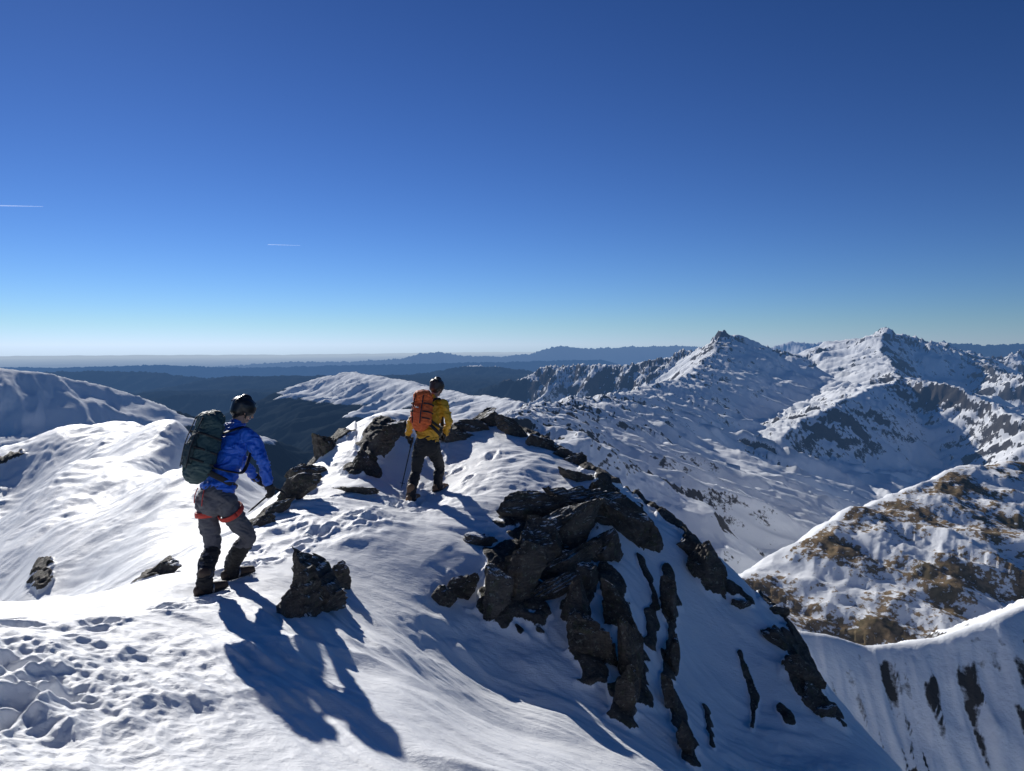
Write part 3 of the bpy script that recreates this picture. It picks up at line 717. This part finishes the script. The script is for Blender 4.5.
def ground_z(x,y):
    a=math.atan2(x,y); l=math.log(math.hypot(x,y)); j=int(round((a-az[0])/(az[1]-az[0]))); i=int(round((l-lr[0])/(lr[1]-lr[0])))
    return float(Z[i,j])
d_=hd1[0].normalized(); gp=J1['wrR']+d_*.085+V(-.7,.6,.1).normalized()*.03
sh_=(hd1[2]-d_*hd1[2].dot(d_)).normalized()
ice_axe('ice_axe',gp+sh_*.08,gp-sh_*.30,V(.6,.2,-.3).normalized())
wL=J2['wrL']; gp2=wL+V(.1,.5,-.8).normalized()*.085+V(.03,0,0)
tx,ty=P(401,480,10.9)[:2]
pole('trekking_pole',gp2+V(.02,.0,.05),V(tx,ty,ground_z(tx,ty)-.02))

# ================================================================ contrails
mC=NT('condensation_trail')
tr=mC.n('ShaderNodeBsdfTransparent'); df=mC.n('ShaderNodeBsdfTranslucent'); df.inputs[0].default_value=(.9,.9,.9,1)
d2=mC.n('ShaderNodeBsdfDiffuse'); d2.inputs[0].default_value=(.9,.9,.9,1); ad=mC.n('ShaderNodeAddShader'); mC.l(df.outputs[0],ad.inputs[0]); mC.l(d2.outputs[0],ad.inputs[1])
mx=mC.n('ShaderNodeMixShader'); mx.inputs[0].default_value=.12; mC.l(tr.outputs[0],mx.inputs[1]); mC.l(ad.outputs[0],mx.inputs[2]); mC=mC.done(mx.outputs[0])
for (a,b,r) in (((-6,205.5),(43,206.5),(12,20)),((268,244.5),(300,245.5),(7,12))):
    bm=bmesh.new(); d=24000
    pts=[PV(a[0]+(b[0]-a[0])*t,a[1]+(b[1]-a[1])*t,d) for t in (0,.33,.66,1)]
    loft(bm,pts,[r[1],r[1]*.9,r[0],r[0]*.5],(0,0,1),n=8,sub=2); finish(bm,'contrail',mC,None)
for o in PENDING: scn.collection.objects.link(o)
# ================================================================ light, sky, camera
sd=Vector((math.sin(SUN_AZ)*math.cos(SUN_EL),math.cos(SUN_AZ)*math.cos(SUN_EL),math.sin(SUN_EL)))
L=bpy.data.lights.new('sun','SUN'); L.energy=5.0; L.angle=math.radians(.53); L.color=(1,.97,.92)
lo=bpy.data.objects.new('sun',L); scn.collection.objects.link(lo); lo.rotation_euler=sd.to_track_quat('Z','Y').to_euler()
w=bpy.data.worlds.new('World'); scn.world=w; w.use_nodes=True; nt=w.node_tree; nt.nodes.clear()
def wn(t,**k):
    o=nt.nodes.new(t)
    for a,b in k.items(): setattr(o,a,b)
    return o
sk=wn('ShaderNodeTexSky'); sk.sky_type='NISHITA'; sk.sun_disc=False; sk.sun_elevation=SUN_EL; sk.sun_rotation=SUN_AZ
sk.altitude=2500; sk.air_density=1.0; sk.dust_density=.1; sk.ozone_density=3
gm=wn('ShaderNodeGamma'); gm.inputs[1].default_value=1.42; nt.links.new(sk.outputs[0],gm.inputs[0])
tn=wn('ShaderNodeMix',data_type='RGBA',blend_type='MULTIPLY'); tn.inputs[0].default_value=1; nt.links.new(gm.outputs[0],tn.inputs[6]); tn.inputs[7].default_value=(.27,.355,.44,1)
sc_=wn('ShaderNodeSeparateColor'); nt.links.new(tn.outputs[2],sc_.inputs[0])
def wm(op,a,b,c=None):
    o=wn('ShaderNodeMath',operation=op)
    for i,x in enumerate((a,b,c)):
        if x is None: continue
        if isinstance(x,(int,float)): o.inputs[i].default_value=x
        else: nt.links.new(x,o.inputs[i])
    return o.outputs[0]
gg=wm('MULTIPLY',sc_.outputs[1],.93)
bb=wm('SMOOTH_MAX',sc_.outputs[2],wm('MULTIPLY',gg,1.24),2.0)
rr_=wm('SMOOTH_MIN',sc_.outputs[0],wm('MULTIPLY',gg,.82),1.0)
cc=wn('ShaderNodeCombineColor'); nt.links.new(rr_,cc.inputs[0]); nt.links.new(gg,cc.inputs[1]); nt.links.new(bb,cc.inputs[2])
bg=wn('ShaderNodeBackground'); bg.inputs[1].default_value=.07
out=wn('ShaderNodeOutputWorld'); nt.links.new(cc.outputs[0],bg.inputs[0]); nt.links.new(bg.outputs[0],out.inputs[0])
cam=bpy.data.cameras.new('camera'); co=bpy.data.objects.new('camera',cam); scn.collection.objects.link(co); scn.camera=co
cam.sensor_width=36; cam.lens=F/1024*36; cam.clip_start=.05; cam.clip_end=400000
co.location=(0,0,0); co.rotation_euler=(math.radians(90)-PITCH,0,0)
scn.view_settings.view_transform='Standard'; scn.view_settings.look='None'; scn.view_settings.exposure=0
